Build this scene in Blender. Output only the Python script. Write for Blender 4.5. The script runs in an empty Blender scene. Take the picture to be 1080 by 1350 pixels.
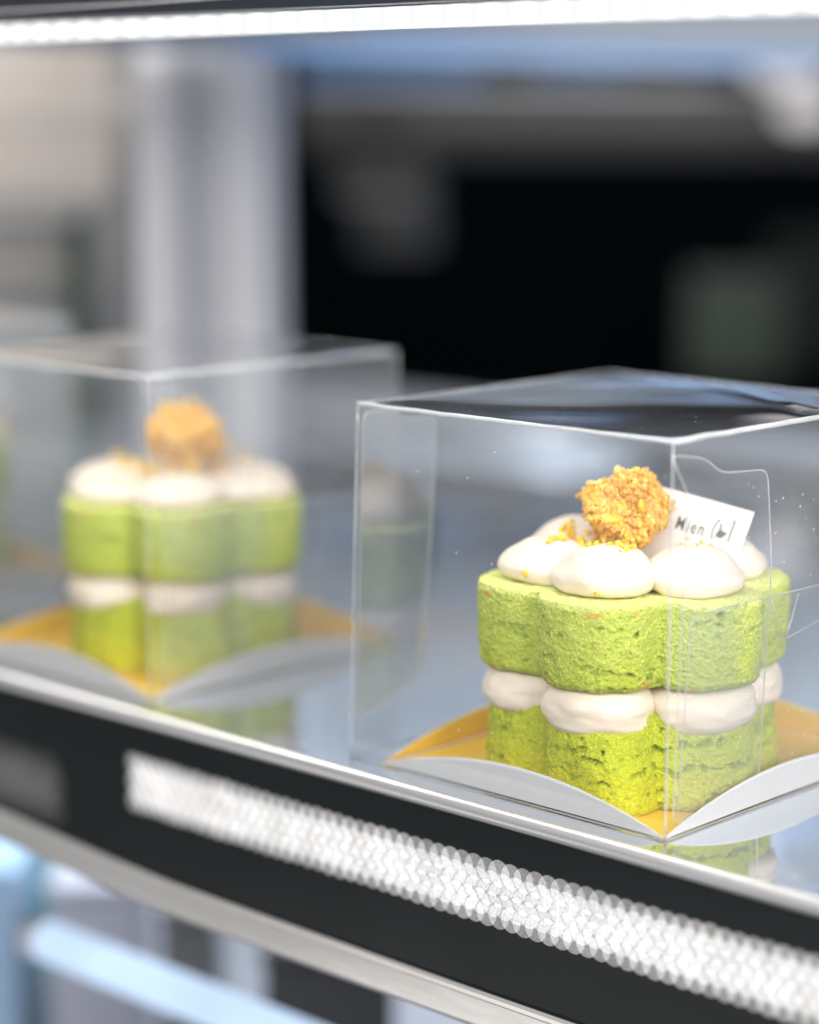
import bpy, bmesh, math, random
from mathutils import Vector, Matrix, noise
random.seed(7)
S = 0.01                                   # everything below is written in centimetres
C = bpy.context.scene.collection
sc = bpy.context.scene
PI = math.pi

# ------------------------------------------------------------------ camera
F, PITCH, YAW, CAMH = 3008.0, math.radians(9.88), math.radians(43.566), 17.72
fw = Vector((-math.sin(YAW)*math.cos(PITCH), math.cos(YAW)*math.cos(PITCH), -math.sin(PITCH)))
rt = Vector((math.cos(YAW), math.sin(YAW), 0))
up = rt.cross(fw)
cam_d = bpy.data.cameras.new('camera'); cam = bpy.data.objects.new('camera', cam_d); C.objects.link(cam)
M = Matrix((rt, up, -fw)).transposed().to_4x4(); M.translation = Vector((0, 0, CAMH*S)); cam.matrix_world = M
cam_d.sensor_fit = 'VERTICAL'; cam_d.sensor_height = 36; cam_d.sensor_width = 28.8
cam_d.lens = 36*F/1350; cam_d.clip_start = .01; cam_d.clip_end = 100
cam_d.dof.use_dof = True; cam_d.dof.focus_distance = .585; cam_d.dof.aperture_fstop = 3.8
sc.camera = cam

def at(u, v, Z):                           # a point of the place at a given depth, in cm
    return Vector((0, 0, CAMH)) + (fw + rt*((u-540)/F) + up*((675-v)/F))*Z

# ------------------------------------------------------------------ objects
def mesh_obj(name, bm, mats, parent=None, smooth=False, loc=None):
    me = bpy.data.meshes.new(name)
    bmesh.ops.scale(bm, vec=(S, S, S), verts=bm.verts)
    bm.normal_update(); bm.to_mesh(me); bm.free()
    for m in (mats if isinstance(mats, (list, tuple)) else [mats]): me.materials.append(m)
    if smooth:
        for p in me.polygons: p.use_smooth = True
    o = bpy.data.objects.new(name, me); C.objects.link(o)
    if parent: o.parent = parent
    if loc is not None: o.location = Vector(loc)*S
    return o
def thing(name, label, cat, loc=(0, 0, 0), rz=0, group=None):
    o = bpy.data.objects.new(name, None); C.objects.link(o); o.empty_display_size = .02
    o.location = Vector(loc)*S; o.rotation_euler = (0, 0, rz)
    o['label'] = label; o['category'] = cat
    if group: o['group'] = group
    return o
def dup(o, parent=None):
    c = o.copy(); C.objects.link(c)
    if parent: c.parent = parent
    for ch in list(o.children): dup(ch, c)
    return c

def box(bm, lo, hi, bevel=0, mi=0):
    r = bmesh.ops.create_cube(bm, size=1)
    vs = r['verts']
    for v in vs:
        v.co = Vector([lo[i] + (v.co[i]+.5)*(hi[i]-lo[i]) for i in range(3)])
    fs = list({f for v in vs for f in v.link_faces})
    if bevel:
        es = list({e for v in vs for e in v.link_edges})
        r = bmesh.ops.bevel(bm, geom=es, offset=bevel, segments=3, affect='EDGES', profile=.5)
        fs = r['faces'] + [f for f in fs if f.is_valid]
    for f in fs:
        if f.is_valid: f.material_index = mi
    return bm
def tube(bm, pts, r, n=8, mi=0, closed=False):
    pts = [Vector(p) for p in pts]; rings = []
    N = len(pts)
    for i, p in enumerate(pts):
        if closed: d = pts[(i+1) % N]-pts[i-1]
        else: d = pts[min(i+1, N-1)]-pts[max(i-1, 0)]
        d.normalize()
        a = d.cross(Vector((0.31, .17, 1))) if abs(d.z) < .9 else d.cross(Vector((1, .2, .1)))
        a.normalize(); b = d.cross(a)
        rings.append([bm.verts.new(p + (a*math.cos(2*PI*k/n)+b*math.sin(2*PI*k/n))*r) for k in range(n)])
    for i in range(N if closed else N-1):
        A, B = rings[i], rings[(i+1) % N]
        for k in range(n):
            f = bm.faces.new((A[k], A[(k+1) % n], B[(k+1) % n], B[k])); f.material_index = mi; f.smooth = True
    if not closed:
        for R in (rings[0][::-1], rings[-1]):
            f = bm.faces.new(R); f.material_index = mi
    return bm

# ------------------------------------------------------------------ materials
def nodes(name):
    m = bpy.data.materials.new(name); m.use_nodes = True
    nt = m.node_tree; nt.nodes.clear()
    out = nt.nodes.new('ShaderNodeOutputMaterial')
    return m, nt, out
def N(nt, kind, **kw):
    n = nt.nodes.new(kind)
    for k, v in kw.items():
        if k in n.inputs.keys(): n.inputs[k].default_value = v
        else: setattr(n, k, v)
    return n
def c4(c): return (c[0], c[1], c[2], 1)
def srgb(r, g, b):
    f = lambda x: (x/255/12.92) if x/255 <= .04045 else ((x/255+.055)/1.055)**2.4
    return (f(r), f(g), f(b))
def pmat(name, col, rough=.5, metal=0, var=.12, scale=30, bump=0, bscale=200, spec=.5, emit=None, es=0, col2=None, stretch=None, coat=0):
    m, nt, out = nodes(name); L = nt.links.new
    p = N(nt, 'ShaderNodeBsdfPrincipled', Roughness=rough, Metallic=metal)
    p.inputs['Specular IOR Level'].default_value = spec
    p.inputs['Coat Weight'].default_value = coat; p.inputs['Coat Roughness'].default_value = .03
    tc = N(nt, 'ShaderNodeTexCoord'); src = tc.outputs['Object']
    if stretch:
        mp = N(nt, 'ShaderNodeMapping'); mp.inputs['Scale'].default_value = stretch; L(src, mp.inputs[0]); src = mp.outputs[0]
    nz = N(nt, 'ShaderNodeTexNoise', Scale=scale, Detail=5.0); L(src, nz.inputs['Vector'])
    mx = N(nt, 'ShaderNodeMix', data_type='RGBA')
    c2 = col2 or tuple(x*(1-var) for x in col)
    mx.inputs[6].default_value = c4(col); mx.inputs[7].default_value = c4(c2)
    L(nz.outputs['Fac'], mx.inputs[0]); L(mx.outputs[2], p.inputs['Base Color'])
    if bump:
        nb = N(nt, 'ShaderNodeTexNoise', Scale=bscale, Detail=4.0); L(src, nb.inputs['Vector'])
        b = N(nt, 'ShaderNodeBump', Strength=bump, Distance=.001); L(nb.outputs['Fac'], b.inputs['Height']); L(b.outputs[0], p.inputs['Normal'])
    if emit:
        p.inputs['Emission Color'].default_value = c4(emit); p.inputs['Emission Strength'].default_value = es
    L(p.outputs[0], out.inputs[0])
    return m

def attr_mat(name, rough, sss=0, bump=.5, bscale=1500, sssr=(.004, .003, .001)):
    m, nt, out = nodes(name); L = nt.links.new
    p = N(nt, 'ShaderNodeBsdfPrincipled', Roughness=rough); p.inputs['Specular IOR Level'].default_value = .25
    a = N(nt, 'ShaderNodeVertexColor', layer_name='tint')
    tc = N(nt, 'ShaderNodeTexCoord')
    n1 = N(nt, 'ShaderNodeTexNoise', Scale=bscale, Detail=3.0); L(tc.outputs['Object'], n1.inputs['Vector'])
    n2 = N(nt, 'ShaderNodeTexVoronoi', Scale=bscale*.6); L(tc.outputs['Object'], n2.inputs['Vector'])
    rp = N(nt, 'ShaderNodeMapRange'); rp.inputs[1].default_value = .25; rp.inputs[2].default_value = .75; rp.inputs[3].default_value = .74; rp.inputs[4].default_value = 1.22
    L(n1.outputs['Fac'], rp.inputs[0])
    mx = N(nt, 'ShaderNodeVectorMath', operation='SCALE'); L(a.outputs[0], mx.inputs[0]); L(rp.outputs[0], mx.inputs['Scale'])
    L(mx.outputs[0], p.inputs['Base Color'])
    ad = N(nt, 'ShaderNodeMath', operation='ADD'); L(n1.outputs['Fac'], ad.inputs[0]); L(n2.outputs['Distance'], ad.inputs[1])
    b = N(nt, 'ShaderNodeBump', Strength=bump, Distance=.0006); L(ad.outputs[0], b.inputs['Height']); L(b.outputs[0], p.inputs['Normal'])
    if sss:
        p.inputs['Subsurface Weight'].default_value = sss; p.inputs['Subsurface Radius'].default_value = (1, .8, .4); p.inputs['Subsurface Scale'].default_value = .003
    L(p.outputs[0], out.inputs[0])
    return m

def plastic(name, refl=1.7, dust=.025, haze=.02, tint=(.975, .98, .985), rough=.015, specks=True, bumpy=.0):
    """thin clear sheet: transmits straight through, reflects by fresnel, carries a little dust"""
    m, nt, out = nodes(name); L = nt.links.new
    tr = N(nt, 'ShaderNodeBsdfTransparent', Color=c4(tint))
    gl = N(nt, 'ShaderNodeBsdfGlossy', Roughness=rough, Color=(1, 1, 1, 1))
    lw = N(nt, 'ShaderNodeLayerWeight', Blend=.5)          # schlick fresnel, the same from both faces of the sheet
    pw = N(nt, 'ShaderNodeMath', operation='POWER'); pw.inputs[1].default_value = 5; L(lw.outputs['Facing'], pw.inputs[0])
    fr = N(nt, 'ShaderNodeMath', operation='MULTIPLY_ADD'); fr.inputs[1].default_value = .95; fr.inputs[2].default_value = .042; L(pw.outputs[0], fr.inputs[0])
    tc = N(nt, 'ShaderNodeTexCoord')
    if bumpy:
        nb = N(nt, 'ShaderNodeTexNoise', Scale=16, Detail=1.0); L(tc.outputs['Object'], nb.inputs['Vector'])
        b = N(nt, 'ShaderNodeBump', Strength=bumpy, Distance=.002); L(nb.outputs['Fac'], b.inputs['Height'])
        L(b.outputs[0], gl.inputs['Normal'])
    ml = N(nt, 'ShaderNodeMath', operation='MULTIPLY', use_clamp=True); ml.inputs[1].default_value = refl; L(fr.outputs[0], ml.inputs[0])
    m1 = N(nt, 'ShaderNodeMixShader'); L(ml.outputs[0], m1.inputs[0]); L(tr.outputs[0], m1.inputs[1]); L(gl.outputs[0], m1.inputs[2])
    df = N(nt, 'ShaderNodeBsdfDiffuse', Color=(.85, .88, .9, 1))
    tl = N(nt, 'ShaderNodeBsdfTranslucent', Color=(.85, .88, .9, 1))
    dm = N(nt, 'ShaderNodeMixShader'); dm.inputs[0].default_value = .5; L(df.outputs[0], dm.inputs[1]); L(tl.outputs[0], dm.inputs[2])
    nz = N(nt, 'ShaderNodeTexNoise', Scale=45, Detail=6.0); L(tc.outputs['Object'], nz.inputs['Vector'])
    r = N(nt, 'ShaderNodeMapRange'); r.inputs[1].default_value = .35; r.inputs[2].default_value = .8; r.inputs[3].default_value = haze; r.inputs[4].default_value = haze+dust*2
    L(nz.outputs['Fac'], r.inputs[0]); fac = r.outputs[0]
    if specks:
        vo = N(nt, 'ShaderNodeTexVoronoi', Scale=330); L(tc.outputs['Object'], vo.inputs['Vector'])
        lt = N(nt, 'ShaderNodeMath', operation='LESS_THAN'); lt.inputs[1].default_value = .11; L(vo.outputs['Distance'], lt.inputs[0])
        sp = N(nt, 'ShaderNodeSeparateColor'); L(vo.outputs['Color'], sp.inputs[0])
        g = N(nt, 'ShaderNodeMath', operation='GREATER_THAN'); g.inputs[1].default_value = .80; L(sp.outputs[0], g.inputs[0])
        mm = N(nt, 'ShaderNodeMath', operation='MULTIPLY'); L(lt.outputs[0], mm.inputs[0]); L(g.outputs[0], mm.inputs[1])
        m3 = N(nt, 'ShaderNodeMath', operation='MULTIPLY_ADD', use_clamp=True); m3.inputs[1].default_value = .5; L(mm.outputs[0], m3.inputs[0]); L(fac, m3.inputs[2]); fac = m3.outputs[0]
    m2 = N(nt, 'ShaderNodeMixShader'); L(fac, m2.inputs[0]); L(m1.outputs[0], m2.inputs[1]); L(dm.outputs[0], m2.inputs[2])
    L(m2.outputs[0], out.inputs[0])
    return m

def emis(name, col, s, noise_amt=.15, scale=300):
    m, nt, out = nodes(name); L = nt.links.new
    e = N(nt, 'ShaderNodeEmission', Color=c4(col))
    tc = N(nt, 'ShaderNodeTexCoord'); nz = N(nt, 'ShaderNodeTexNoise', Scale=scale, Detail=3.0); L(tc.outputs['Object'], nz.inputs['Vector'])
    r = N(nt, 'ShaderNodeMapRange'); r.inputs[1].default_value = .3; r.inputs[2].default_value = .7; r.inputs[3].default_value = s*(1-noise_amt); r.inputs[4].default_value = s*(1+noise_amt)
    L(nz.outputs['Fac'], r.inputs[0]); L(r.outputs[0], e.inputs['Strength']); L(e.outputs[0], out.inputs[0])
    return m

SPONGE = attr_mat('sponge_crumb', .85, 0, .5, 2200)
FLOSS = attr_mat('floss', .5, .3, .2, 1200)
CREAM = pmat('whipped_cream', (.84, .725, .60), .5, var=.04, scale=120, bump=.16, bscale=500, spec=.35)
_p = [n for n in CREAM.node_tree.nodes if n.type == 'BSDF_PRINCIPLED'][0]
_p.inputs['Subsurface Weight'].default_value = .25; _p.inputs['Subsurface Radius'].default_value = (1, .75, .5); _p.inputs['Subsurface Scale'].default_value = .003
CLEAR = plastic('clear_sheet', 2.0, .010, .006)
LIDM = plastic('clear_lid', 1.5, .012, .012, bumpy=0, rough=.03)
FLAPM = plastic('clear_flap', 1.6, .012, .014, specks=False)
FLAPR = plastic('glue_flap', 4.5, .02, .03, specks=False)
FOLD = plastic('fold_line', 2.5, .12, .22, rough=.15, specks=False)
FOLDT = plastic('fold_glint', 2.0, .22, .50, rough=.2, specks=False)  # front top folds made milky as a painted highlight
RIM = plastic('cut_rim', 2.5, .05, .30, rough=.1, specks=False)
GOLD = pmat('gold_card', (.97, .63, .055), .40, .12, var=.1, scale=40, bump=.05, bscale=900, spec=.5)
CARDW = pmat('white_card_board', (.68, .68, .69), .5, var=.06, scale=60, bump=.04, bscale=1500)
PAPER = pmat('tag_paper', (.72, .67, .62), .7, var=.04, scale=100, bump=.05, bscale=2500)
INK = pmat('tag_ink', (.05, .055, .06), .7, var=.2, scale=400)
MIRROR = pmat('polished_shelf', (.74, .78, .84), .04, .9, var=.05, scale=5, bump=.02, bscale=60)
CHROME = pmat('chrome_trim', (.80, .78, .78), .34, .9, var=.12, scale=14, stretch=(.6, 8, 8))
RAILM = pmat('brushed_rail', (.90, .87, .83), .2, .75, var=.4, scale=14, bump=.2, bscale=16, stretch=(.7, 3, 3))
BLACK = pmat('black_gloss', (.011, .014, .015), .22, 0, var=.4, scale=30, spec=.18)
DARK = pmat('dark_trim', (.022, .027, .036), .3, 0, var=.3, scale=20)

# ------------------------------------------------------------------ cake
RC, DC = 1.64, 2.58
def flower(th):
    k = 34; s = 0
    for i in range(6):
        a = th - i*PI/3
        h = RC*RC - (DC*math.sin(a))**2
        if h > 0:
            r = DC*math.cos(a)+math.sqrt(h)
            if r > 0: s += r**k
    return max(s, 3.1**k)**(1/k)
def lerp(a, b, t): return tuple(x+(y-x)*t for x, y in zip(a, b))
def sstep(a, b, x):
    t = min(1, max(0, (x-a)/(b-a))); return t*t*(3-2*t)

def sponge(name, parent, z0, z1, k, seed, crumble, side, low, topc, taper):
    """one flower-shaped sponge layer; vertex tint holds crumb colour with painted shade in the pits"""
    off = Vector((seed*13.7, seed*7.1, seed*3.3))
    bm = bmesh.new(); cl = bm.verts.layers.float_color.new('tint')
    nt_, nz_, nr = 640, 64, 26
    H = z1-z0
    rows = []
    def tintv(v, c): v[cl] = (c[0], c[1], c[2], 1)
    for j in range(nz_+1):
        t = j/nz_; z = z0+H*t; row = []
        for i in range(nt_):
            th = 2*PI*i/nt_
            r = flower(th)*k*(1+taper*(t-.5))
            ux, uy = math.cos(th), math.sin(th)
            p = Vector((ux*r, uy*r, z)); q = p+off
            big = noise.fractal(q*.6, 1, 2, 2)*.05*(.6+crumble)
            wq = q+Vector((noise.noise(q*3), noise.noise(q*3+Vector((9, 0, 0))), noise.noise(q*3+Vector((0, 9, 0)))))*.18
            med = noise.fractal(wq*2.6, .75, 2.1, 6)*.036*(.45+.85*crumble)
            lay = noise.noise(Vector((wq.x*.8, wq.y*.8, wq.z*4.4)))+.5*noise.fractal(wq*4, .8, 2, 3)
            tear = sstep(.46-.22*crumble, .72-.2*crumble, lay)
            crack = tear*(.03+.12*crumble)*(.6+.8*abs(noise.noise(q*2)))
            d, pts = noise.voronoi(wq*2.3)
            hsh = noise.cell(pts[0]*3.7)*.5+.5
            pit = 0
            if hsh > .66-.06*crumble: pit = max(0, .21-d[0]+.16*noise.noise(q*7))*(.8+.5*crumble)
            d2, p2 = noise.voronoi(Vector((wq.x*6, wq.y*6, wq.z*9)))
            h2 = noise.cell(p2[0]*2.3)*.5+.5
            pit2 = max(0, .42-d2[0])*(.16 if h2 > .55 else .03)
            d3, p3 = noise.voronoi(q*15)
            g1 = noise.fractal(q*11, .6, 2, 3)
            fine = g1*.028-max(0, .38-d3[0])*.06
            edge = 0
            if t > .93: edge -= .035*((t-.93)/.07)**2
            if t < .08: edge -= (.10+.08*crumble)*((.08-t)/.08)**1.5
            rel = (th-2*PI*.0-math.radians(22)+PI) % (2*PI)-PI          # the soft lower tier slumps towards the free corner
            if crumble > .9: r += .60*math.exp(-(rel/.42)**2)*(1-t)**1.3
            rr = r+big+med-crack-pit-pit2+fine+edge+.05*math.sin(PI*t)
            if crumble > .9:                                         # pressed flat where it meets the two front flaps
                for da, lim in ((-19.3, 3.78), (70.7, 4.04)):
                    dd = rr*math.cos(th-math.radians(da))
                    if dd > lim-.06: rr *= (lim-.06+.06*(1-math.exp(-(dd-lim+.06)/.06)))/dd
            wob = noise.noise(Vector((ux*3+off.x, uy*3, 5)))*.06*(1-t)+noise.noise(q*1.7)*.05*(1-t)*crumble
            ztop = (noise.noise(Vector((ux*2.2+off.y, uy*2.2, 9)))*.05+noise.noise(q*5)*.03)*t*(.6+crumble)
            v = bm.verts.new((ux*rr, uy*rr, z-wob*1.2+ztop))
            c = lerp(low, side, sstep(.0, .75, t))
            c = lerp(c, topc, .55*sstep(.88, 1, t))
            dark = min(.8, tear*(.3+.2*crumble)+pit*4.5+pit2*6.5+max(0, .38-d3[0])*1.3+max(0, -g1)*.28+max(0, -med)*4)  # shade painted into tears, pits and pores
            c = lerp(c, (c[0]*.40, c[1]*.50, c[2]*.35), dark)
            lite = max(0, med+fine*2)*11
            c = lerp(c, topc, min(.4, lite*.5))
            org = noise.noise(q*Vector((1.3, 1.3, 3)).x+Vector((3, 1, 8)))
            if t < .10 or (t > .86 and t < .93): 
                if org > .22: c = lerp(c, (.62, .36, .07), min(.75, (org-.22)*4))
            tintv(v, c); row.append(v)
        rows.append(row)
    def skin(A, B):
        for i in range(nt_):
            bm.faces.new((A[i], A[(i+1) % nt_], B[(i+1) % nt_], B[i]))
    for j in range(nz_): skin(rows[j], rows[j+1])
    for sgn, start in ((1, rows[-1]), (-1, rows[0])):
        prev = start; n = nr if sgn > 0 else 5
        base = [v.co.copy() for v in start]
        for q_ in range(1, n):
            f = (1-q_/n)**(1.0)
            if sgn > 0: f = 1-(q_/n)**1.35
            ring = []
            for i in range(nt_):
                b = base[i]; x, y = b.x*f, b.y*f
                e = Vector((x, y, z1))+off
                mid = (z1 if sgn > 0 else z0)
                zz = b.z+(mid-b.z)*(1-f)+(noise.fractal(e*3, 1, 2, 3)*.03+noise.noise(e*14)*.012+(.05 if sgn > 0 else 0)*min(1, (1-f)*8))*(1 if sgn > 0 else .4)
                v = bm.verts.new((x, y, zz)); c = topc if sgn > 0 else low
                nn = noise.noise(e*2.3)*.5+.5
                c = lerp(c, side, .25*nn+(.12 if sgn > 0 else .6))
                tintv(v, c); ring.append(v)
            if sgn > 0: skin(prev, ring)
            else: skin(ring, prev)
            prev = ring
        try: bm.faces.new(prev if sgn > 0 else prev[::-1])
        except ValueError: pass
    return mesh_obj(name, bm, SPONGE, parent, smooth=True)

def dollop_bm(rad, h, seed, squash=1.0):
    prof = [(.0, 1.0), (.16, .995), (.34, .97), (.52, .90), (.68, .79), (.82, .64), (.93, .50), (.99, .38), (1.0, .27), (.96, .12), (.84, .01), (.6, -.04), (.0, -.06)]
    P = []                                                    # resample the profile smoothly
    for a in range(len(prof)-1):
        for s in range(4):
            p0, p1, p2, p3 = prof[max(a-1, 0)], prof[a], prof[a+1], prof[min(a+2, len(prof)-1)]
            t = s/4
            P.append(tuple(.5*(2*b+(c-a_)*t+(2*a_-5*b+4*c-d)*t*t+(3*b-a_-3*c+d)*t**3) for a_, b, c, d in zip(p0, p1, p2, p3)))
    P.append(prof[-1]); P = P[1:-1]
    bm = bmesh.new(); n = 72; rings = []; off = Vector((seed*5.3, seed*2.9, seed*1.7))
    for (r, z) in P:
        ring = []
        for i in range(n):
            th = 2*PI*i/n
            p = Vector((math.cos(th)*r*rad, math.sin(th)*r*rad*squash, z*h))
            q = p+off
            d = noise.noise(q*.8)*.17+noise.noise(q*1.9)*.05+noise.noise(Vector((q.x*1.2, q.y*1.2, q.z*7)))*.014
            d *= min(1, max(.25, r*1.3))
            nrm = Vector((p.x, p.y, (z-.25)*rad*1.1)); nrm.normalize()
            ring.append(bm.verts.new(p+nrm*d))
        rings.append(ring)
    for A, B in zip(rings, rings[1:]):
        for i in range(n): bm.faces.new((A[(i+1) % n], A[i], B[i], B[(i+1) % n]))
    bm.faces.new(rings[0]); bm.faces.new(rings[-1][::-1])
    return bm

def chunk(bm, cl, c, size, col, elong=1.5, thin=1):
    sub = 1
    r = bmesh.ops.create_icosphere(bm, subdivisions=sub, radius=1)
    a = Vector((random.gauss(0, 1), random.gauss(0, 1), random.gauss(0, 1))).normalized()
    sh = Vector((thin*random.uniform(.6, 1.1), random.uniform(.6, 1.1), random.uniform(1, elong)))*size
    R = a.to_track_quat('Z', 'Y').to_matrix(); s = random.random()*50
    for v in r['verts']:
        d = 1+noise.noise(v.co*1.6+Vector((s, s, 0)))*.55
        v.co = R @ Vector((v.co.x*sh.x*d, v.co.y*sh.y*d, v.co.z*sh.z*d)) + c
        v[cl] = (*col, 1)
def floss_col():
    r = random.random()
    if r < .08: c = (.97, .66, .07)
    elif r < .24: c = (.78, .38, .09)
    elif r < .55: c = (.98, .62, .19)
    else: c = (.98, .51, .12)
    k = random.uniform(.8, 1.12); return tuple(min(.93, x*k) for x in c)
def floss_bm():
    bm = bmesh.new(); cl = bm.verts.layers.float_color.new('tint')
    r = bmesh.ops.create_icosphere(bm, subdivisions=5, radius=1)
    ax = Vector((1.10, 1.10, .98))
    def lump(d):
        return 1.0+noise.noise(d*1.1+Vector((4, 2, 1)))*.42+noise.noise(d*2.7+Vector((1, 0, 6)))*.20+noise.noise(d*5.5)*.08
    for v in r['verts']:
        d = v.co.normalized(); k = lump(d)*.95+noise.fractal(d*6, .9, 2, 4)*.09
        v.co = Vector((d.x*ax.x, d.y*ax.y, d.z*ax.z))*k
        t = noise.noise(d*6)*.5+.5; v[cl] = (*lerp((.92, .42, .06), (.97, .55, .11), t), 1)
    for i in range(1500):
        d = Vector((random.gauss(0, 1), random.gauss(0, 1), random.gauss(0, 1))).normalized()
        if d.z < -.85: continue
        k = lump(d)*random.uniform(.94, 1.0)+noise.noise(d*9)*.05
        chunk(bm, cl, Vector((d.x*ax.x, d.y*ax.y, d.z*ax.z))*k, random.choice((.05, .055, .06, .07, .085, .10))*random.uniform(.8, 1.2), floss_col(), 2.3, .4)
    for (dx, dy, dz, s) in ((.35, .25, 1.0, .15), (.42, .3, 1.1, .11), (-.4, -.3, .98, .13), (.1, -.2, 1.04, .12), (.9, .5, .2, .15), (.8, .4, -.3, .2), (-.9, -.5, .3, .14), (.3, .3, 1.15, .08)):
        chunk(bm, cl, Vector((dx, dy, dz)), s, floss_col(), 1.8)
    return bm

UPS, UPL, UPT = (.51, .585, .09), (.47, .54, .05), (.80, .82, .30)
LOS, LOL, LOT = (.49, .535, .025), (.59, .565, .010), (.52, .59, .06)  # lower layer's yellow includes painted bounce off the gold card
ZL0, ZL1, ZU0, ZU1 = .07, 2.55, 3.22, 5.50
BOXA, BOXB, BOXH = 10.65, 10.82, 10.0
FX, FY = (-32.73, -52.33, -69.6), 43.57

cake = thing('layer_cake', 'sharp green two-layer flower cake topped with orange floss, carrying the paper tag, right box', 'cake', group='boxed green layer cakes')
sponge('sponge_layer', cake, ZL0, ZL1, .922, 1, 1.0, LOS, LOL, LOT, -.05)['label'] = 'lower ragged yellow-green sponge layer'
sponge('sponge_layer', cake, ZU0, ZU1, .985, 2, .35, UPS, UPL, UPT, .02)['label'] = 'upper green sponge layer with pale top'
for i in range(6):
    a = i*PI/3
    bm = dollop_bm(1.37+.07*math.sin(i*2.1), 1.14+.09*math.cos(i*1.7), i+1)
    o = mesh_obj('cream_dollop', bm, CREAM, cake, True, (2.34*math.cos(a), 2.34*math.sin(a), ZU1+.05)); o.rotation_euler = (0, 0, a+.4*i)
for i in range(6):
    a = i*PI/3
    bm = bmesh.new(); bmesh.ops.create_uvsphere(bm, u_segments=72, v_segments=40, radius=1)
    for v in bm.verts:
        c = v.co; q = c*1.3+Vector((i*3.1, 7, 2))
        sq = 1-abs(c.z)**3.2
        xy = math.hypot(c.x, c.y); k_ = (max(0, sq)**.5/xy) if xy > 1e-4 else 0
        nz = 1+noise.noise(q)*.09+noise.noise(q*2.4)*.03+noise.noise(Vector((q.x, q.y, q.z*6)))*.012
        v.co = Vector((c.x*k_*1.50*nz, c.y*k_*1.46*nz, c.z*.80*(1+noise.noise(q*.9)*.10)))
    o = mesh_obj('cream_dollop', bm, CREAM, cake, True, (2.60*math.cos(a), 2.60*math.sin(a), 2.60)); o.rotation_euler = (.05*math.sin(i*2), .05*math.cos(i*3), a+PI/2)
fl = mesh_obj('floss_ball', floss_bm(), FLOSS, cake, True, (.09, -.23, ZU1+1.86)); fl.rotation_euler = (0, 0, .2); fl.scale = (1.0, 1.0, .97)
# loose crumbs: scattered at the foot of the ball, on the cream and by the cake's base
bm = bmesh.new(); cl = bm.verts.layers.float_color.new('tint')
YEL = [(.88, .58, .03), (.86, .50, .05), (.80, .42, .06), (.88, .66, .08)]
for i in range(90):
    a = random.uniform(0, 2*PI); r = random.uniform(.9, 1.6)
    near = min(abs((a-k*PI/3+PI) % (2*PI)-PI) for k in range(6))
    d = math.hypot(r*math.cos(near)-2.34, r*math.sin(near))/1.36
    z = ZU1+1.16*math.sqrt(max(0, 1-d**2.4)) if d < 1 else ZU1+.35
    for k in range(random.choice((1, 1, 2))):
        chunk(bm, cl, Vector((r*math.cos(a)+random.gauss(0, .05), r*math.sin(a)+random.gauss(0, .05), z+.04+k*.06)), random.uniform(.05, .13), random.choice(YEL), 1.6)
for i in range(6):                                       # small heaps on each dollop
    for k in range(9):
        a = i*PI/3+random.gauss(.2, .09); r = random.gauss(2.2, .16)
        near = a-i*PI/3
        d = math.hypot(r*math.cos(near)-2.34, r*math.sin(near))/1.36
        z = ZU1+1.16*math.sqrt(max(0.05, 1-d**2.4))
        chunk(bm, cl, Vector((r*math.cos(a), r*math.sin(a), z+.03)), random.uniform(.04, .10), random.choice(YEL), 1.6)
for i in range(110):
    a = random.uniform(0, 2*PI); r = min(3.6, flower(a)*.93+abs(random.gauss(0, .22)))
    chunk(bm, cl, Vector((r*math.cos(a), r*math.sin(a), .10)), random.uniform(.05, .13), random.choice([(.80, .42, .08), (.78, .5, .10), (.6, .5, .05)]), 1.5)
cr = mesh_obj('floss_crumb', bm, FLOSS, cake, True); cr['kind'] = 'stuff'

# ------------------------------------------------------------------ gilded cake card with four lens-shaped flaps (origin: middle of the box)
board = thing('cake_board', 'gold cake card with raised curved flaps under the sharp cake, right box', 'cake board', group='gold cake boards')
hx, hy = BOXA/2-.07, BOXB/2-.07; hl = hx-.75
corners = [Vector((hx, -hy, 0)), Vector((hx, hy, 0)), Vector((-hl, hy, 0)), Vector((-hl, -hy, 0))]
SAG, FH, NF = .04, .86, 28
floor_pts = []
for e in range(4):
    A, B = corners[e], corners[(e+1) % 4]
    inn = Vector((-(B-A).y, (B-A).x, 0)).normalized()
    for i in range(NF):
        t = i/NF; floor_pts.append(A+(B-A)*t+inn*(SAG+.10)*min(1, 12*t*(1-t)))
bm = bmesh.new()
top = [bm.verts.new((p.x, p.y, .06)) for p in floor_pts]; bot = [bm.verts.new((p.x, p.y, .02)) for p in floor_pts]
bm.faces.new(top); bm.faces.new(bot[::-1])
for i in range(len(top)): bm.faces.new((bot[i], bot[(i+1) % len(top)], top[(i+1) % len(top)], top[i]))
mesh_obj('card_floor', bm, GOLD, board)
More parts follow.
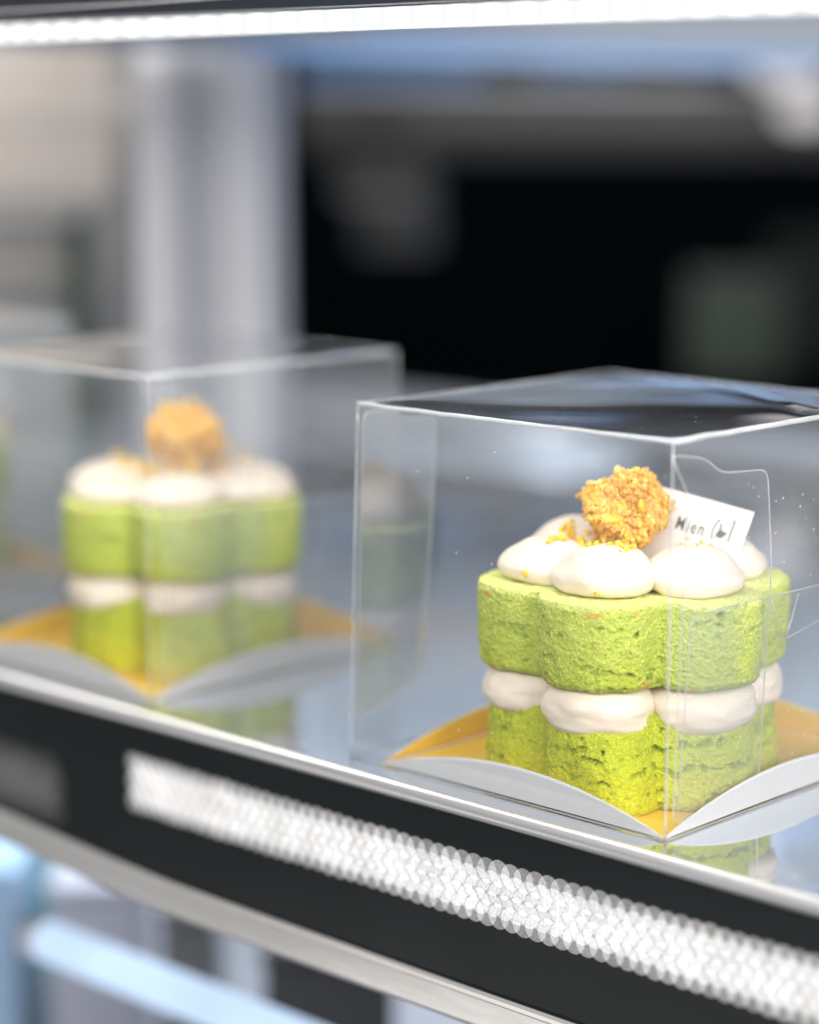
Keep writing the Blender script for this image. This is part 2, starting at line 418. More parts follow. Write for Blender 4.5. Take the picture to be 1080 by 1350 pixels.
for e in range(4):
    A, B = corners[e], corners[(e+1) % 4]
    inn = Vector((-(B-A).y, (B-A).x, 0)).normalized()
    bm = bmesh.new(); g = [[], []]; NV = 8
    for side in (0, 1):
        for i in range(NF+1):
            t = i/NF; bow = 4*t*(1-t)
            lo = A+(B-A)*t+inn*SAG*bow+Vector((0, 0, .06)); hi = A+(B-A)*t+inn*.02+Vector((0, 0, .06+FH*bow))
            col = []
            for j in range(NV+1):
                s = j/NV
                p = lo.lerp(hi, s)+inn*(.02*math.sin(PI*s)*bow)+inn*(.035*side)
                col.append(bm.verts.new(p))
            g[side].append(col)
    for side in (0, 1):
        for i in range(NF):
            for j in range(NV):
                q = (g[side][i][j], g[side][i+1][j], g[side][i+1][j+1], g[side][i][j+1])
                f = bm.faces.new(q if side == 0 else q[::-1]); f.material_index = side; f.smooth = True
    for i in range(NF):
        f = bm.faces.new((g[0][i][NV], g[0][i+1][NV], g[1][i+1][NV], g[1][i][NV]))
    mesh_obj('card_flap', bm, [CARDW, GOLD], board)

# ------------------------------------------------------------------ clear folded box (origin: middle of its base)
cbox = thing('clear_box', 'clear plastic box with scratched lid in sharp focus, around the right cake', 'box', group='clear plastic cake boxes')
X0, X1, Y0, Y1, H = -BOXA/2, BOXA/2, -BOXB/2, BOXB/2, BOXH
bm = bmesh.new(); n = 40; vs = []
for i in range(n+1):
    row = []
    for j in range(n+1):
        x = X0+(X1-X0)*i/n; y = Y0+(Y1-Y0)*j/n
        e = min(1, min(i, n-i, j, n-j)/4)
        bow = -.10*math.sin(PI*i/n)*math.sin(PI*j/n)
        ridge = .035*math.exp(-((y+.9*x-5.6)/.35)**2)*e-.03*math.exp(-((y+.5*x-4.6)/.5)**2)*e
        row.append(bm.verts.new((x, y, H+bow*1.0+ridge+e*noise.noise(Vector((x*.25, y*.25, 3)))*.02)))
    vs.append(row)
for i in range(n):
    for j in range(n): bm.faces.new((vs[i][j], vs[i+1][j], vs[i+1][j+1], vs[i][j+1]))
mesh_obj('lid', bm, LIDM, cbox, True)
def wallbm(a, b):
    bm = bmesh.new(); n = 12; a, b = Vector(a), Vector(b); d = b-a; nn = Vector((d.y, -d.x, 0)).normalized(); R = []
    for i in range(n+1):
        r = []
        for j in range(n+1):
            s, t = i/n, j/n
            r.append(bm.verts.new(a+d*s+Vector((0, 0, .02+(H-.02)*t))+nn*(.16*math.sin(PI*s)*math.sin(PI*t)*(1 if (a.x+b.x) > -1 else -1))))
        R.append(r)
    for i in range(n):
        for j in range(n): bm.faces.new((R[i][j], R[i+1][j], R[i+1][j+1], R[i][j+1]))
    return bm
cs = [(X1, Y0, 0), (X1, Y1, 0), (X0, Y1, 0), (X0, Y0, 0)]
for e in range(4): mesh_obj('wall', wallbm(cs[e], cs[(e+1) % 4]), CLEAR, cbox, True)
def edge_pts(a, b, amp=.02, n=24, seed=0):
    a, b = Vector(a), Vector(b)
    return [a.lerp(b, i/n)+Vector((noise.noise(Vector((i*.5, seed, 0))), noise.noise(Vector((i*.5, seed, 5))), noise.noise(Vector((i*.5, seed, 9)))))*amp for i in range(n+1)]
bm = bmesh.new()
for e in range(4):
    a, b = Vector(cs[e]), Vector(cs[(e+1) % 4]); z = Vector((0, 0, H))
    tube(bm, edge_pts(a+z, b+z, .022, 24, e), .072 if e == 0 else .052 if e == 3 else .035, 8, 1 if e in (0, 3) else 0)
    tube(bm, edge_pts(a+Vector((0, 0, .04)), a+z, .012, 16, e+9), .034, 8, 0)
    tube(bm, edge_pts(a+Vector((0, 0, .04)), b+Vector((0, 0, .04)), .005, 10, e+20), .022, 8, 0)
mesh_obj('folded_edge', bm, [FOLD, FOLDT], cbox)
def rounded(pts, r=.35):
    out = []; P = [Vector(p) for p in pts]; n = len(P)
    for i in range(n):
        p, a, b = P[i], P[i-1], P[(i+1) % n]
        ra = min(r, (a-p).length*.45); rb = min(r, (b-p).length*.45)
        q0 = p+(a-p).normalized()*ra; q1 = p+(b-p).normalized()*rb
        for k in range(7):
            t = k/6; out.append(q0*(1-t)**2+p*2*t*(1-t)+q1*t*t)
    return out
def flap(pts, x, rimr=.03, fm=None):                 # pts are (y, z) on a plane of constant x, in box coordinates
    bm = bmesh.new(); R = rounded([(x, y, z) for y, z in pts])
    bm.faces.new([bm.verts.new(p) for p in R])
    tube(bm, R, rimr, 6, 1, True)
    return mesh_obj('tuck_flap', bm, [fm or FLAPM, RIM], cbox)
cy = FY+BOXB/2
W = lambda pts: [(y-cy, z) for y, z in pts]
flap(W([(43.62, 9.8), (44.9, 9.7), (45.05, 9.45), (46.55, 9.38), (46.3, 2.0), (43.62, 1.2)]), X0+.16, .025, FLAPR)
flap(W([(43.66, 9.66), (45.1, 9.42), (45.75, 8.98), (47.75, 8.85), (48.05, 6.4), (47.7, .5), (44.05, .3), (44.28, 5.9), (44.4, 8.6)]), X1-.14, .022)
flap(W([(44.75, 5.5), (54.2, 5.42), (54.2, .35), (44.35, .35)]), X1-.22, .02)
bm = bmesh.new()
tube(bm, [Vector((X1-.26, y-cy, z)) for y, z in ((48.3, 5.40), (48.45, 4.9), (48.75, 4.25), (48.95, 4.2), (49.1, 4.5), (49.5, 5.35))], .025, 6)
tube(bm, [Vector((X1-.26, y-cy, z)) for y, z in ((48.95, 4.22), (50.4, 4.45), (53.9, 4.55))], .018, 6)
mesh_obj('lock_slit', bm, RIM, cbox)

for ch in cbox.children:                    # the box splays a little at its left foot
    for v in ch.data.vertices:
        if v.co.x < 0: v.co.x -= .0034*(1-v.co.z/(H*S))*(v.co.x/(X0*S))**2

# ------------------------------------------------------------------ the row of three
PHI = math.atan2(-47.64, 37.0)
cake.location = Vector((-37.0, 47.66, 0))*S; cake.rotation_euler = (0, 0, PHI+math.radians(-18.5))
for o in (board, cbox): o.location = Vector((FX[0]-BOXA/2, cy, 0))*S
for k, (cx, cyy, rz, pos) in enumerate(((-56.45, 48.5, math.atan2(-48.5, 56.45), 'left'), (-74.2, 49.6, 1.1, 'far left edge'))):
    c2 = dup(cake); c2.location = Vector((cx, cyy, 0))*S; c2.rotation_euler = (0, 0, rz)
    c2['label'] = ('blurred whole green flower cake with cream and orange floss, in the left box', 'blurred green cake mostly cut off by the left edge of the photo')[k]
    for ch in c2.children:
        if ch.name.startswith('floss_ball'):
            ch.location = Vector(((-.05, .05, ZU1+1.86), (.1, -.1, ZU1+1.8))[k])*S; ch.rotation_euler = (.15, .1, (2.2, 4.0)[k]); ch.scale = ((1.12, 1.0, .98), (1, 1, .95))[k]
        elif ch.name.startswith('cream_dollop'):
            ch.rotation_euler.z += 1.3+k
            if ch.location.z > .04: ch.scale = (1.20, 1.15, .68+.06*math.sin(ch.location.x*300))
            else: ch.scale = (.97, .95, .9)
    b2 = dup(board); b2.location = Vector((FX[k+1]-BOXA/2, cy, 0))*S
    b2['label'] = ('blurred gold cake card with curved flaps under the left cake', 'gold cake card under the cake cut off by the left edge')[k]
    p2 = dup(cbox); p2.location = Vector((FX[k+1]-BOXA/2, cy, 0))*S
    p2['label'] = ('blurred clear plastic box around the whole left cake', 'clear plastic box cut off by the left edge, its lid corner showing')[k]

# yellow crumbs dropped on the cream of the right cake
from mathutils.bvhtree import BVHTree
bpy.context.view_layer.update()
V, P_ = [], []
for ch in cake.children:
    if ch.name.startswith(('cream_dollop', 'floss_ball', 'sponge_layer')) and ch.location.z >= 0:
        b0 = len(V); mw = ch.matrix_world
        V += [mw @ v.co for v in ch.data.vertices]; P_ += [[b0+i for i in p.vertices] for p in ch.data.polygons]
tree = BVHTree.FromPolygons(V, P_)
bm = bmesh.new(); cl = bm.verts.layers.float_color.new('tint'); inv = cake.matrix_world.inverted()
org_ = Vector((0, 0, CAMH))*S
for (u, v, du, dv, n) in ((700, 682, 14, 5, 34), (752, 702, 9, 11, 26), (830, 718, 30, 7, 44), (905, 702, 10, 4, 8), (934, 706, 8, 3, 6), (776, 716, 8, 5, 8), (992, 697, 5, 5, 4), (785, 783, 5, 2, 2), (690, 752, 20, 6, 2)):
    for k in range(n):
        d = (at(u+random.gauss(0, du*.6), v+random.gauss(0, dv*.6), 60)*S-org_).normalized()
        h = tree.ray_cast(org_, d)
        if h[0] is not None: chunk(bm, cl, (inv @ h[0])/S+Vector((0, 0, .03)), random.uniform(.045, .10), random.choice(YEL), 1.6)
cr = mesh_obj('floss_crumb', bm, FLOSS, cake, True); cr['kind'] = 'stuff'

# ------------------------------------------------------------------ paper tag
TR, TL, BR = at(995, 675, 60.7), at(832, 630, 62.2), at(952, 772, 60.4)
U = (TR-TL); wlen = U.length; U.normalize(); D = (BR-TR); D = (D-U*D.dot(U)); dl = D.length; D.normalize(); NN = U.cross(-D)
tag = thing('paper_tag', 'small white printed paper tag stuck upright in the cream behind the floss', 'tag')
Mx = Matrix((U, -D, NN)).transposed().to_4x4(); Mx.translation = TR*S; tag.matrix_world = Mx
bm = bmesh.new(); box(bm, (-wlen, -dl, -.025), (0, 0, 0), .008); mesh_obj('tag_card', bm, PAPER, tag)
def text_mesh(s, size, x, y, name='printed_text'):
    cu = bpy.data.curves.new('t', 'FONT'); cu.body = s; cu.size = size*S; cu.extrude = .00001; cu.offset = .00005; cu.space_character = 1.22
    o = bpy.data.objects.new('t', cu); C.objects.link(o); bpy.context.view_layer.update()
    me = bpy.data.meshes.new_from_object(o.evaluated_get(bpy.context.evaluated_depsgraph_get()))
    bpy.data.objects.remove(o); me.materials.clear(); me.materials.append(INK)
    t = bpy.data.objects.new(name, me); C.objects.link(t); t.parent = tag; t.location = Vector((x, y, .012))*S; t.scale = (.78, 1.15, 1)
    return t
text_mesh('n Mien', .46, -2.32, -1.02)
bm = bmesh.new()
tube(bm, [Vector((-.92+.10*(abs(t)**2), -.78+.33*-t, .006)) for t in (-1, -.6, -.2, .2, .6, 1)], .02, 5)
tube(bm, [(-.50, -.38, .006), (-.42, -.38, .006), (-.42, -1.02, .006), (-.50, -1.02, .006)], .02, 5)
mesh_obj('printed_bracket', bm, INK, tag)
bm = bmesh.new()
bird = [(-.78, -.52), (-.73, -.56), (-.70, -.70), (-.62, -.76), (-.56, -.74), (-.50, -.80), (-.56, -.84), (-.60, -.92), (-.68, -.96), (-.76, -.92), (-.80, -.98), (-.79, -.82), (-.75, -.72)]
f = bm.faces.new([bm.verts.new((x, y, .012)) for x, y in bird][::-1])
mesh_obj('printed_bird', bm, INK, tag)

# ------------------------------------------------------------------ display case: the shelf
XL, XR = -190, 25
YB = 93
shelf = thing('display_shelf', 'polished glass display shelf with black fascia carrying the boxed cakes', 'shelf')
bm = bmesh.new(); box(bm, (XL, 42.72, -1.0), (XR, YB, 0)); mesh_obj('shelf_top', bm, MIRROR, shelf)
def swept(prof, fz, x0=XL, x1=XR, n=80):
    bm = bmesh.new(); R = []
    for i in range(n+1):
        x = x0+(x1-x0)*i/n; dz = fz(x)
        R.append([bm.verts.new((x, y, z+dz)) for y, z in prof])
    m = len(prof)
    for i in range(n):
        for k in range(m): bm.faces.new((R[i][k], R[i+1][k], R[i+1][(k+1) % m], R[i][(k+1) % m]))
    bm.faces.new(R[0][::-1]); bm.faces.new(R[-1])
    bmesh.ops.recalc_face_normals(bm, faces=bm.faces)
    return bm
arc = lambda cy_, cz, ry, rz_, n=14: [(cy_+ry*math.cos(2*PI*k/n), cz+rz_*math.sin(2*PI*k/n)) for k in range(n)]
mesh_obj('edge_trim', swept(arc(42.56, -.12, .2, .24), lambda x: 0), CHROME, shelf, True)
bm = bmesh.new(); box(bm, (XL, 42.5, -5.2), (XR, 42.70, -.15)); mesh_obj('fascia', bm, BLACK, shelf)
bend = lambda x: .55*sstep(-49, -62, x)
mesh_obj('lower_rail', swept([(42.5, -4.93), (42.40, -4.90), (42.33, -4.97), (42.33, -5.08), (42.38, -5.14), (42.36, -5.85), (42.44, -5.98), (42.6, -5.98), (42.6, -4.93)], bend), RAILM, shelf)

# the LED strip mirrored in the fascia, built as glowing discs
m, nt, out = nodes('reflection_dot'); L = nt.links.new
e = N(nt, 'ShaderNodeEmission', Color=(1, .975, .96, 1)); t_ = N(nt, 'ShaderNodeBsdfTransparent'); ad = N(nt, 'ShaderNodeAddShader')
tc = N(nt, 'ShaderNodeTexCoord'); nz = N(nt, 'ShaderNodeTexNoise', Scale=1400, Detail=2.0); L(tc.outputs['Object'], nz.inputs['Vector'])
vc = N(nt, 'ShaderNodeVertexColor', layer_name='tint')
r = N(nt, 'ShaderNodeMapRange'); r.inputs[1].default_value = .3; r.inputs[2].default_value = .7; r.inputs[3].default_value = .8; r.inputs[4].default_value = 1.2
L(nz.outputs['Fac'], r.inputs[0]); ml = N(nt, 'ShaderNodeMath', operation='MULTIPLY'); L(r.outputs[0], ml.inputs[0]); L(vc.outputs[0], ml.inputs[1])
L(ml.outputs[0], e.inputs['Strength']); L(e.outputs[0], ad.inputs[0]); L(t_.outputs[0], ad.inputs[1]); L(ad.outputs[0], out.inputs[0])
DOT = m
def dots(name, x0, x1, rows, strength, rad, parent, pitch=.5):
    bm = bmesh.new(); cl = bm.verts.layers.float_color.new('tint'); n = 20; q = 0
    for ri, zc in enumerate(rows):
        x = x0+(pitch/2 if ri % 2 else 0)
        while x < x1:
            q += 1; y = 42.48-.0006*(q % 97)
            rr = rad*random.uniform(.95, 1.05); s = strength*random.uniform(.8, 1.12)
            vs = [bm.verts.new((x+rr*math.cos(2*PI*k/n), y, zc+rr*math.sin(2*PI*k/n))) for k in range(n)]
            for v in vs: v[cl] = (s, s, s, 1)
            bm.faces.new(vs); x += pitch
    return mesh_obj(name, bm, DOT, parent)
band = thing('led_reflection_band', 'reflected LED light built as a bright white band of glowing discs along the black shelf fascia', 'light strip')
dots('reflection_dots', -51.9, 10, (-1.58, -1.87, -2.16, -2.45, -2.74), .30, .35, band, .42)
dim = thing('led_reflection_band', 'faint grey reflected light built as glowing discs at the left end of the fascia', 'light strip')
dots('reflection_dots', -70, -55.6, (-2.6, -3.0, -3.4, -3.8), .02, .6, dim)

# upper shelf with the lit LED strip under its front edge
us = thing('upper_shelf', 'dark framed upper shelf with an added blue glow on its underside', 'shelf')
bm = bmesh.new(); box(bm, (XL, 42.55, 20.50), (XR, 44.6, 23.5)); mesh_obj('front_trim', bm, DARK, us)
mesh_obj('trim_line', swept(arc(42.50, 20.78, .05, .035, 8), lambda x: .12*sstep(-60, -35, x)), CHROME, us, True)
BLUE = pmat('blue_glow_glass', (.13, .25, .46), .25, 0, var=.5, scale=4, col2=(.06, .11, .2), emit=(.14, .31, .66), es=.60)  # emission stands in for blue light reflected in the underside
NAVY = pmat('navy_glow_glass', (.05, .08, .12), .3, 0, var=.5, scale=4, emit=(.10, .17, .28), es=.30)  # faint emission added so the shelf below mirrors some blue
GREYU = pmat('grey_underside', (.16, .18, .21), .45, 0, var=.4, scale=6)
bm = bmesh.new(); box(bm, (XL, 44.6, 20.55), (XR, 54, 21.3)); mesh_obj('underside_panel', bm, GREYU, us)
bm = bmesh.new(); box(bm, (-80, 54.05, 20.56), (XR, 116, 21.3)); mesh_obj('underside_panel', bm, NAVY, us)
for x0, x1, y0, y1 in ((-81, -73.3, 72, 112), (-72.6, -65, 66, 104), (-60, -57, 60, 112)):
    bm = bmesh.new(); box(bm, (x0, y0, 20.46), (x1, y1, 20.55), .03); mesh_obj('glow_pane', bm, BLUE, us)

m, nt, out = nodes('led_diffuser'); L = nt.links.new
e = N(nt, 'ShaderNodeEmission', Color=(.98, .99, 1, 1)); tc = N(nt, 'ShaderNodeTexCoord'); sp = N(nt, 'ShaderNodeSeparateXYZ'); L(tc.outputs['Object'], sp.inputs[0])
sn = N(nt, 'ShaderNodeMath', operation='MULTIPLY'); sn.inputs[1].default_value = 2*PI/.0105; L(sp.outputs[0], sn.inputs[0])
s2 = N(nt, 'ShaderNodeMath', operation='COSINE'); L(sn.outputs[0], s2.inputs[0])
mr = N(nt, 'ShaderNodeMapRange'); mr.inputs[1].default_value = -.9; mr.inputs[2].default_value = 1; mr.inputs[3].default_value = .99; mr.inputs[4].default_value = 1.4
L(s2.outputs[0], mr.inputs[0]); L(mr.outputs[0], e.inputs['Strength']); L(e.outputs[0], out.inputs[0])
LED = m
led = thing('led_strip', 'glowing white LED strip running under the front edge of the upper shelf', 'light strip')
bm = bmesh.new(); box(bm, (XL, 42.62, 19.90), (XR, 43.5, 20.42), .06); mesh_obj('led_diffuser', bm, LED, led)
bm = bmesh.new(); box(bm, (XL, 43.51, 19.9), (XR, 43.9, 20.45), .03); mesh_obj('led_channel', bm, CHROME, led)

# ------------------------------------------------------------------ behind the shelf
def standing(name, label, cat, Z, u0, u1, vtop, vbot, depth, mat_, bevel=.4, group=None, extra=None):
    """an upright box-like thing facing the camera aisle at a given depth"""
    a, b = at(u0, vbot, Z), at(u1, vbot, Z); tp = at((u0+u1)/2, vtop, Z)
    w = (b-a).length; h = tp.z-a.z
    mid = (a+b)/2
    t = thing(name, label, cat, (mid.x, mid.y, a.z), YAW, group)
    bm = bmesh.new(); box(bm, (-w/2, 0, 0), (w/2, depth, h), bevel); mesh_obj('body', bm, mat_, t)
    return t, w, h
P1 = pmat('post_light', (.62, .62, .66), .4, .2, var=.08, scale=10)
P2 = pmat('post_mid', (.47, .48, .53), .4, .3, var=.1, scale=10)
post = thing('metal_post', 'pale grey ribbed metal post standing behind the left box', 'post', rz=YAW)
pz = 112; pm = at(280, 614, pz); post.location = Vector((pm.x, pm.y, 0))*S
cm = lambda px: (px-280)*pz/F
for (u0, u1, y, mt) in ((186, 250, .3, P1), (250, 296, 1.1, P2), (296, 358, 0, P1), (358, 378, 1.3, P2), (232, 244, .1, P2)):
    bm = bmesh.new(); box(bm, (cm(u0), y, 0), (cm(u1)-.01, 3.5+y, 27), .12); mesh_obj('post_profile', bm, mt, post)

BEIGE = pmat('beige_board', (.66, .60, .55), .7, var=.12, scale=8)
GREYB = pmat('grey_carton', (.40, .40, .40), .6, var=.4, scale=12)
GREEN = pmat('green_carton', (.02, .05, .015), .6, var=.4, scale=10)
WHITEB = pmat('white_carton', (.7, .71, .74), .5, var=.1, scale=10)
BROWN = pmat('brown_cloth', (.05, .044, .04), .8, var=.5, scale=8)
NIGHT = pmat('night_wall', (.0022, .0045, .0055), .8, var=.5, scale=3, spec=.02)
STEEL = pmat('grey_steel', (.30, .32, .34), .35, .4, var=.3, scale=6)

t, w, h = standing('hanging_board', 'blurred beige board hanging at upper left behind the boxes', 'board', 128, -120, 152, 40, 268, .8, BEIGE)
bm = bmesh.new(); box(bm, (-w/2+.3, -.05, h*.45), (w/2-.3, 0, h*.47)); mesh_obj('board_seam', bm, GREYB, t)
t, w, h = standing('storage_carton', 'blurred grey carton behind the left box below the beige board', 'carton', 135, -140, 95, 285, 640, 12, GREYB)
bm = bmesh.new(); box(bm, (-w/2, -.06, h*.80), (w/2, 0, h*.86)); mesh_obj('carton_tape', bm, BEIGE, t)
t, w, h = standing('green_bottle', 'dark green slim bottle-like tube beside the pale post', 'bottle', 132, 98, 122, 285, 640, 1.0, GREEN, .3)
t, w, h = standing('steel_upright', 'narrow grey upright between beige board and pale post', 'post', 138, 150, 190, 40, 640, 3, GREYB, .2)
bm = bmesh.new(); box(bm, (-w/2-.1, -.1, h*.82), (w/2+.1, 0, h*.86)); mesh_obj('upright_bracket', bm, BEIGE, t)

PALE = pmat('pale_wall_paint', (.34, .34, .355), .7, var=.25, scale=3)
p0 = at(-160, 400, 150)
pw_ = thing('added_pale_wall', 'pale grey wall panel added far behind the left box and the post', 'wall', (p0.x, p0.y, 0), YAW)  # panel put in to give the shelf something pale to reflect
bm = bmesh.new(); box(bm, (-34, 0, -2), (21.5, 2, 95)); mesh_obj('wall_face', bm, PALE, pw_)
bm = bmesh.new(); box(bm, (-34, -.6, -2), (21.5, -.02, 3), .1); mesh_obj('added_skirting', bm, GREYB, pw_)
CEIL = pmat('added_ceiling_paint', (.60, .67, .76), .7, var=.3, scale=2)
bm = bmesh.new(); box(bm, (-420, 128, 46), (160, 420, 50)); ce = mesh_obj('added_ceiling', bm, CEIL); ce['kind'] = 'structure'; ce['label'] = 'unseen pale ceiling added for the shelf and lids to reflect'  # out of view, added to brighten the shelf and lid reflections
# dark room beyond
mid = at(620, 300, 330)
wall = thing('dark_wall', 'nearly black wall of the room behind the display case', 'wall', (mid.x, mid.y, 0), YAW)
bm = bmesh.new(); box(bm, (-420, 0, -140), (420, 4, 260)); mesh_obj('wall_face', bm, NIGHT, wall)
t, w, h = standing('wall_beam', 'blurred grey-brown horizontal beam high behind the boxes', 'beam', 215, 395, 1250, 112, 166, 5, BROWN, .5)
bm = bmesh.new(); box(bm, (-w/2, -.3, h-.5), (w/2, 0, h)); mesh_obj('beam_edge', bm, STEEL, t)
for k, cc in enumerate((.014, .006, .003)):  # added strips, each darker, fading the beam into the dark
    bm = bmesh.new(); box(bm, (-w/2, .3+.3*k, -.9*(k+1)), (w/2, 5, -.9*k-.01)); mesh_obj('beam_fade', bm, pmat('beam_shade', (cc, cc*.92, cc*.85), .8, var=.5, scale=6), t)
t, w, h = standing('brown_bag', 'blurred dim brown bag hanging below the beam beside the post', 'bag', 205, 440, 560, 160, 265, 3, pmat('bag', (.008, .007, .006), .8, var=.5, scale=6), 1.2)
bm = bmesh.new(); tube(bm, [(-w*.2, 1, h), (-w*.15, 1, h+2), (w*.15, 1, h+2), (w*.2, 1, h)], .25); mesh_obj('bag_handle', bm, BROWN, t)
for (u0, u1, v0, v1, Z, col, lab) in ((470, 575, 215, 330, 250, (.004, .0035, .003), 'added dim brownish crate in the dark below the beam beside the post'),
                                   (1010, 1120, 300, 480, 300, (.004, .0045, .003), 'added dim olive-grey crate in the dark at the right edge')):
    t, w, h = standing('dim_block', lab, 'block', Z, u0, u1, v0, v1, 6, pmat('block', col, .8, var=.6, scale=5), .8)  # dim shapes added to soften the flat black
    bm = bmesh.new(); box(bm, (-w/2-.2, -.2, h), (w/2+.2, 6.2, h+1.2), .3); mesh_obj('added_block_lid', bm, NIGHT, t)
BLU1 = emis('blue_glow_panel', (.13, .27, .55), .42, .5, 6)  # added glowing panels standing in for reflected blue
BLU2 = emis('blue_glow_dim', (.10, .24, .55), .28, .5, 6)
FRM = pmat('panel_frame', (.02, .025, .03), .4)
for (u0, u1, v0, v1, mt, lab) in ((392, 640, 40, 122, BLU1, 'added wide blurred blue glow panel above the beam, left of the other'), (690, 835, 30, 104, BLU2, 'added smaller blurred blue glow panel above the beam, right of the other')):
    t, w, h = standing('blue_glow_panel', lab, 'glowpanel', 225, u0, u1, v0, v1, 3, FRM, .3, 'added blue glow panels in the dark background')
    bm = bmesh.new(); box(bm, (-w/2+.3, -.15, .3), (w/2-.3, -.02, h-.3), .05); mesh_obj('glow_face', bm, mt, t)
t, w, h = standing('green_package', 'blurred green package with pale top in the dark at right', 'package', 280, 905, 1035, 375, 505, 5, pmat('package_green', (.005, .016, .003), .6, var=.4, scale=10), .6)
bm = bmesh.new(); box(bm, (-w/2+.2, .2, h), (w/2-.2, 4.8, h+1.6), .3); mesh_obj('package_top', bm, pmat('package_top', (.03, .032, .026), .6), t)
GL = emis('lamp_glow', (.80, .76, .78), .85, .2, 20)
for (u, v, r, lab) in ((1040, 84, 3.2, 'upper blurred white lamp in the top right corner'), (1062, 146, 2.2, 'lower blurred white lamp in the top right corner')):
    p = at(u, v, 200)
    t = thing('round_lamp', lab, 'lamp', p, YAW, 'white lamps at upper right')
    bm = bmesh.new(); bmesh.ops.create_uvsphere(bm, u_segments=24, v_segments=14, radius=r)
    for v_ in bm.verts: v_.co.z *= .62; v_.co.x *= 1.15
    mesh_obj('lamp_globe', bm, GL, t, True)
    bm = bmesh.new(); tube(bm, [(0, 0, r*.6), (0, 0, r*.6+14)], .25); mesh_obj('lamp_cord', bm, FRM, t)
# back rail of the shelf
rail = thing('back_rail', 'low grey steel rail along the rear edge of the shelf', 'rail', (0, YB, 0))
bm = bmesh.new(); box(bm, (XL, -1.2, .02), (XR, -.2, 1.4), .15); mesh_obj('rail_bar', bm, STEEL, rail)
bm = bmesh.new(); box(bm, (XL, -1.3, 1.0), (XR, -1.21, 1.2)); mesh_obj('rail_lip', bm, P1, rail)

# ------------------------------------------------------------------ the case below
LZ = -24
low = thing('lower_shelf', 'blurred pale grey lower shelf below the chrome rail', 'shelf')
bm = bmesh.new(); box(bm, (XL, 44, LZ-1), (XR, 112, LZ)); mesh_obj('shelf_top', bm, pmat('lower_top', (.42, .43, .47), .25, .2, var=.2, scale=5), low)
bm = bmesh.new(); box(bm, (XL, 112, LZ-1), (XR, 113, -1.1)); mesh_obj('back_panel', bm, pmat('lower_back', (.42, .44, .50), .4, .1, var=.3, scale=4), low)
tb = thing('lamp_tube', 'glowing blue-white lamp tube under the shelf at lower left', 'lamp')
a = at(62, 1240, 84); 
bm = bmesh.new(); tube(bm, [a, a+Vector((60, 0, 0))], .74, 16); mesh_obj('tube_glass', bm, emis('tube_glow', (.60, .77, 1), 1.15, .1, 20), tb)
bm = bmesh.new(); tube(bm, [a-Vector((.8, 0, 0)), a], .78, 16); mesh_obj('tube_cap', bm, P1, tb)
def low_thing(name, label, cat, Z, u0, u1, v0, v1, mt, dpt=6):
    t, w, h = standing(name, label, cat, Z, u0, u1, v0, v1, dpt, mt, .3)
    bm = bmesh.new(); box(bm, (-w/2-.1, -.1, h+.01), (w/2+.1, dpt+.1, h+.6), .1); mesh_obj('lid', bm, mt, t)
low_thing('blue_carton', 'blurred blue carton at the left edge below the rail', 'carton', 104, -60, 30, 1142, 1500, pmat('blue_carton', (.40, .56, .74), .5, var=.25, scale=10))
low_thing('teal_carton', 'blurred teal carton just under the rail at far left', 'carton', 108, -60, 46, 1085, 1320, pmat('teal_carton', (.05, .38, .40), .5, var=.25, scale=10))
low_thing('lilac_carton', 'blurred lilac-grey carton below the rail at lower left', 'carton', 104, 72, 205, 1165, 1480, pmat('lilac_carton', (.52, .52, .60), .5, var=.15, scale=10))
low_thing('dark_carton', 'blurred dark grey carton under the rail, left of the black one', 'carton', 98, 215, 290, 1200, 1480, pmat('dark_carton', (.34, .34, .35), .5, var=.4, scale=10))
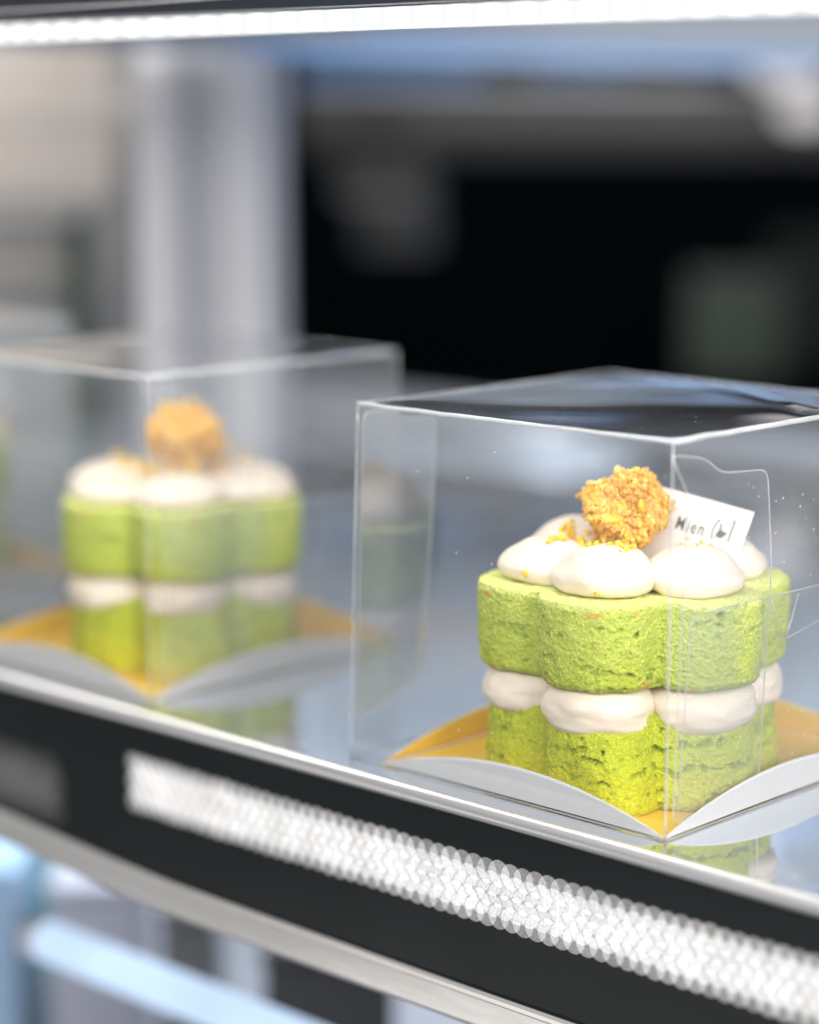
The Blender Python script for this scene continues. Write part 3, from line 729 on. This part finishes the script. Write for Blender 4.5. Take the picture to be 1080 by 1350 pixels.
low_thing('black_carton', 'blurred black carton under the rail near the bottom middle', 'carton', 94, 350, 520, 1255, 1520, pmat('black_carton', (.13, .13, .14), .5, var=.4, scale=10))

# ------------------------------------------------------------------ light
def area(name, loc, target, sx, sy, power, col=(1, 1, 1)):
    l = bpy.data.lights.new(name, 'AREA'); l.shape = 'RECTANGLE'; l.size = sx*S; l.size_y = sy*S; l.energy = power; l.color = col
    o = bpy.data.objects.new(name, l); C.objects.link(o); o.location = Vector(loc)*S
    o.rotation_euler = (Vector(target)-Vector(loc)).to_track_quat('-Z', 'Y').to_euler(); return o
area('led_light', (-45, 43.8, 19.7), (-45, 50, 0), 120, 1.2, 1.08, (1, .98, .95))
area('counter_light', (48, 34, 38), (-38, 48, 4), 70, 45, 16, (1, .97, .93))
area('side_fill', (8, 92, 9), (-37, 48, 6), 70, 26, .42, (.88, .93, 1))  # added panel; its reflection hazes the right box wall
area('front_fill', (-24, -6, 34), (-49, 47, 4), 70, 22, 3.8, (1, .98, .95))  # added fill making up for the weak world light
area('ceiling_fill', (-125, 165, -15), (-125, 170, 45), 90, 90, 11, (.92, .96, 1))  # hidden lamp added to light the ceiling for the reflections
area('rail_fill', (-92, 0, -37), (-47, 42, -5), 80, 16, .42, (1, .97, .94))  # added lamp, mirrored in the lower rail as its highlight
area('board_fill', (-120, 45, 75), (-125, 110, 25), 60, 40, 7, (1, .95, .90))  # added fill that brightens the beige board and the post
area('lower_light', (-70, 80, -3), (-75, 85, -24), 80, 30, 3.2, (.85, .92, 1))

w = bpy.data.worlds.new('World'); sc.world = w; w.use_nodes = True
bg = w.node_tree.nodes['Background']; bg.inputs[0].default_value = (.88, .91, .96, 1); bg.inputs[1].default_value = .33

sc.view_settings.view_transform = 'Standard'; sc.view_settings.look = 'None'; sc.view_settings.exposure = 0
sc.render.engine = 'CYCLES'
cy_ = sc.cycles
cy_.use_denoising = True; cy_.max_bounces = 14; cy_.transparent_max_bounces = 48; cy_.diffuse_bounces = 4; cy_.glossy_bounces = 6; cy_.transmission_bounces = 8
cy_.sample_clamp_indirect = 6; cy_.caustics_reflective = False; cy_.caustics_refractive = False
